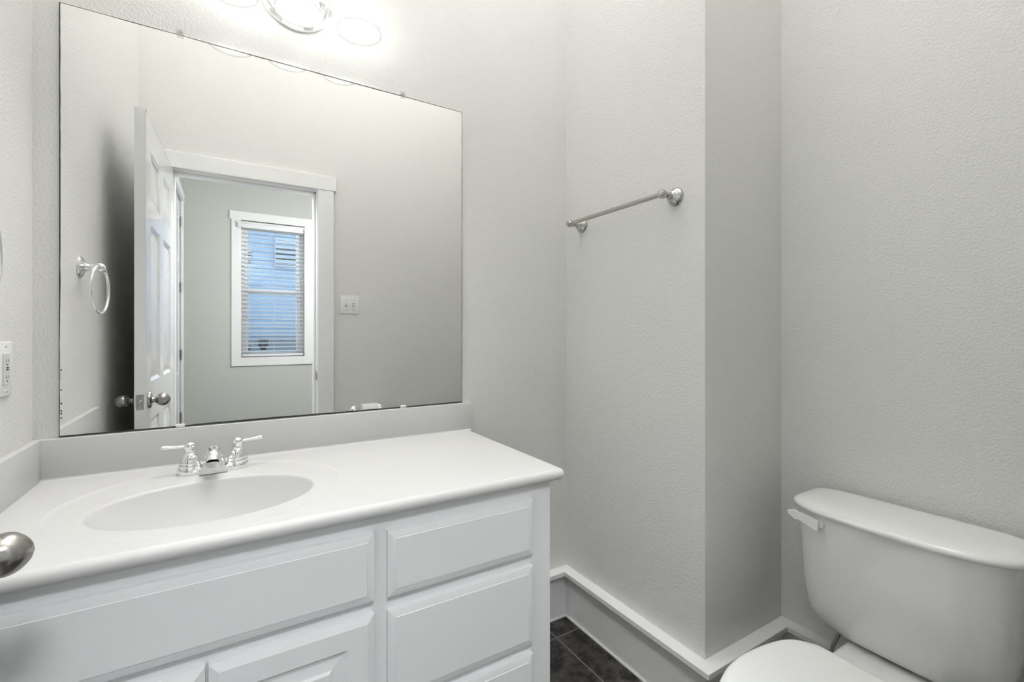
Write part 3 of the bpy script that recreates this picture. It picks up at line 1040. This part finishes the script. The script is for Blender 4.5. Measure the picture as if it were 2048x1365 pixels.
# ------------------------------------------------------------------ towel ring on the left wall
tr = thing('towel_ring', 'chrome towel ring on the left wall', 'towel ring', (XL, -0.412, 1.397))
b = B()
lathe(b, [(0.0330, 0), (0.0335, 0.003), (0.031, 0.006), (0.026, 0.009), (0.0155, 0.013), (0.0110, 0.017), (0.0090, 0.024), (0.0085, 0.030), (0.0105, 0.036),
          (0.0140, 0.042), (0.0155, 0.049), (0.0140, 0.056), (0.009, 0.062), (0.002, 0.0645)], (XL, -0.412, 1.397), (1, 0, 0), 36)
mk('post', b, 'chrome', tr)
b = B()
cc = Vector((XL + 0.051, -0.405, 1.397 - 0.070))
tdir = Vector((-0.10, 1.0, 0)).normalized()
tube(b, [cc + tdir * (0.076 * math.sin(2 * PI * i / 64)) + Vector((0, 0, 0.076 * math.cos(2 * PI * i / 64))) for i in range(64)], 0.0042, 14, closed=True)
mk('ring', b, 'chrome', tr)

# ------------------------------------------------------------------ outlet and switch
ou = thing('wall_outlet', 'white duplex outlet plate on the left wall near the backsplash', 'outlet', (XL, -0.174, 1.113))
b = B(); box(b, XL, XL + 0.006, -0.209, -0.139, 1.056, 1.170, 0.0025, 3)
mk('cover_plate', b, 'plastic', ou)
b = B(); box(b, XL + 0.004, XL + 0.0085, -0.1905, -0.1575, 1.080, 1.146, 0.001, 1)
rc = tag(mk('receptacle', b, 'ivory', ou), 'pale grey receptacle face')
b = B()
for zc in (1.096, 1.130):
    box(b, XL + 0.0083, XL + 0.0088, -0.1815, -0.1800, zc - 0.004, zc + 0.004)
    box(b, XL + 0.0083, XL + 0.0088, -0.1685, -0.1670, zc - 0.003, zc + 0.003)
    box(b, XL + 0.0083, XL + 0.0088, -0.1765, -0.1725, zc - 0.010, zc - 0.007)
box(b, XL + 0.0083, XL + 0.0092, -0.180, -0.168, 1.110, 1.1125)
box(b, XL + 0.0083, XL + 0.0092, -0.180, -0.168, 1.1145, 1.117)
mk('slot', b, 'dark', rc)
for z in (1.066, 1.160):
    b = B(); lathe(b, [(0.0032, 0), (0.0025, 0.0012)], (XL + 0.0058, -0.174, z), (1, 0, 0), 12)
    mk('screw', b, 'nickel', ou)

sw = thing('light_switch', 'white double switch plate beside the doorway, seen in the mirror', 'switch', (0.6445, YD, 1.365))
b = B(); box(b, 0.6445 - 0.0572, 0.6445 + 0.0572, YD, YD + 0.006, 1.365 - 0.0572, 1.365 + 0.0572, 0.0025, 3)
mk('cover_plate', b, 'plastic', sw)
for x, up in ((0.6445 - 0.023, 1), (0.6445 + 0.023, -1)):
    b = B()
    box(b, x - 0.006, x + 0.006, YD + 0.0050, YD + 0.0064, 1.365 - 0.013, 1.365 + 0.013, 0.0004, 1)
    bz = mk('toggle_slot', b, 'bracket', sw)
    b = B()
    mt = Matrix.Translation((x, YD + 0.006, 1.365)) @ Matrix.Rotation(math.radians(28 * up), 4, 'X')
    box(b, -0.0045, 0.0045, -0.001, 0.012, -0.0055, 0.0055, 0.0012, 2, mtx=mt)
    mk('toggle', b, 'plastic', sw)
    for z in (1.365 - 0.030, 1.365 + 0.030):
        b = B(); lathe(b, [(0.003, 0), (0.0024, 0.001)], (x, YD + 0.0058, z), (0, 1, 0), 12)
        mk('screw', b, 'bracket', sw)

# ------------------------------------------------------------------ toilet paper holder, seen in the mirror
TPZ = 0.692
tp = thing('paper_holder', 'chrome toilet paper holder on the doorway wall, seen in the mirror', 'paper holder', (0.75, YD, TPZ))
for x in (0.672, 0.835):
    b = B()
    lathe(b, [(0.0260, 0), (0.0265, 0.003), (0.024, 0.006), (0.019, 0.009), (0.012, 0.013), (0.0095, 0.022), (0.0095, 0.045), (0.0125, 0.051), (0.0135, 0.058), (0.010, 0.066), (0.003, 0.069)], (x, YD, TPZ), (0, 1, 0), 32)
    mk('post', b, 'chrome', tp)
b = B(); tube(b, [(0.672, YD + 0.058, TPZ), (0.835, YD + 0.058, TPZ)], 0.0075, 16)
mk('roller', b, 'chrome', tp)
b = B()
lathe(b, [(0.0195, 0), (0.0555, 0), (0.0560, 0.002), (0.0560, 0.099), (0.0555, 0.101), (0.0195, 0.101)], (0.703, YD + 0.058, TPZ - 0.011), (1, 0, 0), 48, cap0=False, cap1=False)
lathe(b, [(0.0195, 0), (0.0195, 0.101)], (0.703, YD + 0.058, TPZ - 0.011), (1, 0, 0), 48, cap0=False, cap1=False)
tag(mk('toilet_paper_roll', b, 'paper'), 'white toilet paper roll on the chrome holder, seen in the mirror', 'toilet paper')

# ------------------------------------------------------------------ toilet
TY = -1.037
toi = thing('toilet', 'white two-piece toilet with closed seat against the right wall', 'toilet', (1.30, TY, 0))
def tank_ring(z, hw, xf, xb, n=64, e=3.4):
    pts = []
    xc = (xf + xb) / 2
    hd = (xb - xf) / 2
    for i in range(n):
        a = 2 * PI * i / n
        c, s = math.cos(a), math.sin(a)
        ee = e if c < 0 else 7.0
        x = xc + hd * math.copysign(abs(c) ** (2 / ee), c)
        y = TY + hw * math.copysign(abs(s) ** (2 / ee), s)
        pts.append(Vector((x, y, z)))
    return pts
b = B()
loft(b, [tank_ring(*r) for r in (
    (0.3285, 0.0950, 1.505, 1.585), (0.3300, 0.1250, 1.480, 1.595), (0.3345, 0.1550, 1.462, 1.601), (0.3440, 0.1780, 1.450, 1.606), (0.3600, 0.1970, 1.440, 1.609),
    (0.3830, 0.2100, 1.432, 1.610), (0.4100, 0.2170, 1.427, 1.611), (0.4500, 0.2215, 1.422, 1.612), (0.5235, 0.2255, 1.416, 1.613), (0.6000, 0.2275, 1.411, 1.614), (0.6400, 0.2285, 1.408, 1.615), (0.6780, 0.2290, 1.4065, 1.615))])
mk('tank', b, 'porcelain', toi, ang=60)
b = B()
loft(b, [tank_ring(z, hw, xf, xb, 64, 2.7) for z, hw, xf, xb in (
    (0.6745, 0.2360, 1.406, 1.615), (0.6745, 0.2435, 1.397, 1.617), (0.6765, 0.2465, 1.393, 1.619), (0.6820, 0.2485, 1.3905, 1.620), (0.6880, 0.2475, 1.3920, 1.620), (0.6930, 0.2435, 1.3980, 1.619),
    (0.6975, 0.2350, 1.409, 1.617), (0.7005, 0.2230, 1.424, 1.613), (0.7027, 0.2010, 1.445, 1.605), (0.7042, 0.1560, 1.475, 1.590), (0.7048, 0.0860, 1.505, 1.56))])
mk('tank_lid', b, 'porcelain', toi, ang=60)
b = B()
lathe(b, [(0.012, 0), (0.013, 0.004), (0.011, 0.012)], (1.420, -0.893, 0.652), (-1, 0, 0), 20)
P = [(1.3997, -0.893, 0.648, 0.0135), (1.3968, -0.8814, 0.6519, 0.014), (1.393, -0.864, 0.6587, 0.012), (1.3881, -0.8466, 0.6649, 0.01), (1.3823, -0.840, 0.6672, 0.0125), (1.3730, -0.8260, 0.6735, 0.003)]
rings = []
for x, y, z, h in P:
    rings.append([Vector((x - 0.0045, y - 0.002, z - h)), Vector((x + 0.0045, y + 0.002, z - h)), Vector((x + 0.0045, y + 0.002, z + h)), Vector((x - 0.0045, y - 0.002, z + h))])
loft(b, rings)
mk('flush_lever', b, 'plastic', toi, ang=30)

def egg(z, k=1.0, shrink=0.0, hinge=1.256):
    tab = [(0.8385, 0.0), (0.841, 0.029), (0.850, 0.058), (0.869, 0.092), (0.8935, 0.118), (0.932, 0.142), (0.985, 0.160), (1.043, 0.168), (1.100, 0.166), (1.160, 0.158), (1.2075, 0.145), (1.2365, 0.123), (hinge, 0.092)]
    sp_ = spline([(x, w, 0) for x, w in tab], 4)
    up = [(p.x, p.y) for p in sp_]
    pts = [(x, w) for x, w in up] + [(x, -w) for x, w in up[::-1][:-1]]
    cx_ = 1.05
    return [Vector((cx_ + (x - cx_) * k + (shrink if x < cx_ else -shrink) * min(1, abs(x - cx_) / 0.1), TY - 0.012 + w * k - math.copysign(min(shrink, abs(w)), w), z)) for x, w in pts]
b = B()
loft(b, [egg(z, k, s) for z, k, s in ((0.3745, 1, 0.006), (0.3770, 1, 0.001), (0.3830, 1, 0.0), (0.3890, 1, 0.001), (0.3920, 1, 0.006))])
mk('seat', b, 'plastic', toi, ang=50)
b = B()
loft(b, [egg(z, k, s) for z, k, s in ((0.3930, 1, 0.005), (0.3945, 1, 0.001), (0.4000, 1, 0.0), (0.4050, 1, 0.0015), (0.4085, 1, 0.005), (0.4105, 1, 0.011), (0.4115, 1, 0.02), (0.4122, 0.8, 0.02), (0.4125, 0.4, 0.02), (0.4125, 0.05, 0.01))])
mk('seat_lid', b, 'plastic', toi, ang=60)
for y in (TY - 0.065, TY + 0.045):
    b = B(); box(b, 1.240, 1.268, y - 0.016, y + 0.016, 0.366, 0.390, 0.006, 3)
    mk('seat_hinge', b, 'plastic', toi)
b = B()
def bowl_ring(z, x0, x1, hw, n=48, e=2.3):
    xc, hd = (x0 + x1) / 2, (x1 - x0) / 2
    return [Vector((xc + hd * math.copysign(abs(math.cos(2 * PI * i / n)) ** (2 / e), math.cos(2 * PI * i / n)), TY + hw * math.copysign(abs(math.sin(2 * PI * i / n)) ** (2 / e), math.sin(2 * PI * i / n)), z)) for i in range(n)]
loft(b, [bowl_ring(*r) for r in ((0.0, 0.98, 1.50, 0.105), (0.02, 0.985, 1.495, 0.102), (0.06, 1.00, 1.48, 0.092), (0.14, 1.01, 1.46, 0.086), (0.20, 0.98, 1.42, 0.100), (0.26, 0.92, 1.36, 0.130), (0.31, 0.875, 1.31, 0.152), (0.342, 0.855, 1.285, 0.162), (0.364, 0.850, 1.272, 0.164), (0.371, 0.855, 1.268, 0.160), (0.3735, 0.87, 1.26, 0.148))])
mk('bowl', b, 'porcelain', toi, ang=60)
b = B()
def deck_ring(z, s, x0=1.20, x1=1.600):
    out = []
    for i in range(40):
        a = 2 * PI * i / 40
        c, q = math.cos(a), math.sin(a)
        x = (x0 + x1) / 2 + (x1 - x0 - 2 * s) / 2 * math.copysign(abs(c) ** 0.3, c)
        hw = 0.105
        out.append(Vector((x, TY + (hw - s) * math.copysign(abs(q) ** 0.3, q), z)))
    return out
loft(b, [deck_ring(z, s) for z, s in ((0.19, 0.05), (0.265, 0.02), (0.300, 0.004), (0.312, 0.0), (0.320, 0.001), (0.326, 0.006), (0.328, 0.014))])
mk('rear_deck', b, 'porcelain', toi, ang=60)

# water supply line behind the tank
ws = thing('water_supply', 'braided supply hose and valve below the far side of the toilet tank', 'supply valve', (1.60, -0.84, 0.12))
b = B(); tube(b, spline([(1.575, -0.892, 0.3285), (1.579, -0.882, 0.306), (1.583, -0.866, 0.265), (1.583, -0.848, 0.215), (1.580, -0.840, 0.150)], 8), 0.0055, 14)
mk('hose', b, 'hose', ws)
b = B()
lathe(b, [(0.022, 0), (0.023, 0.003), (0.018, 0.006), (0.008, 0.008), (0.008, 0.030), (0.011, 0.032), (0.011, 0.052), (0.006, 0.054)], (XR - BT, -0.840, 0.135), (-1, 0, 0), 24)
lathe(b, [(0.009, 0), (0.009, 0.02), (0.007, 0.024)], (1.580, -0.840, 0.138), (0, 0, 1), 18)
mk('valve', b, 'chrome', ws)
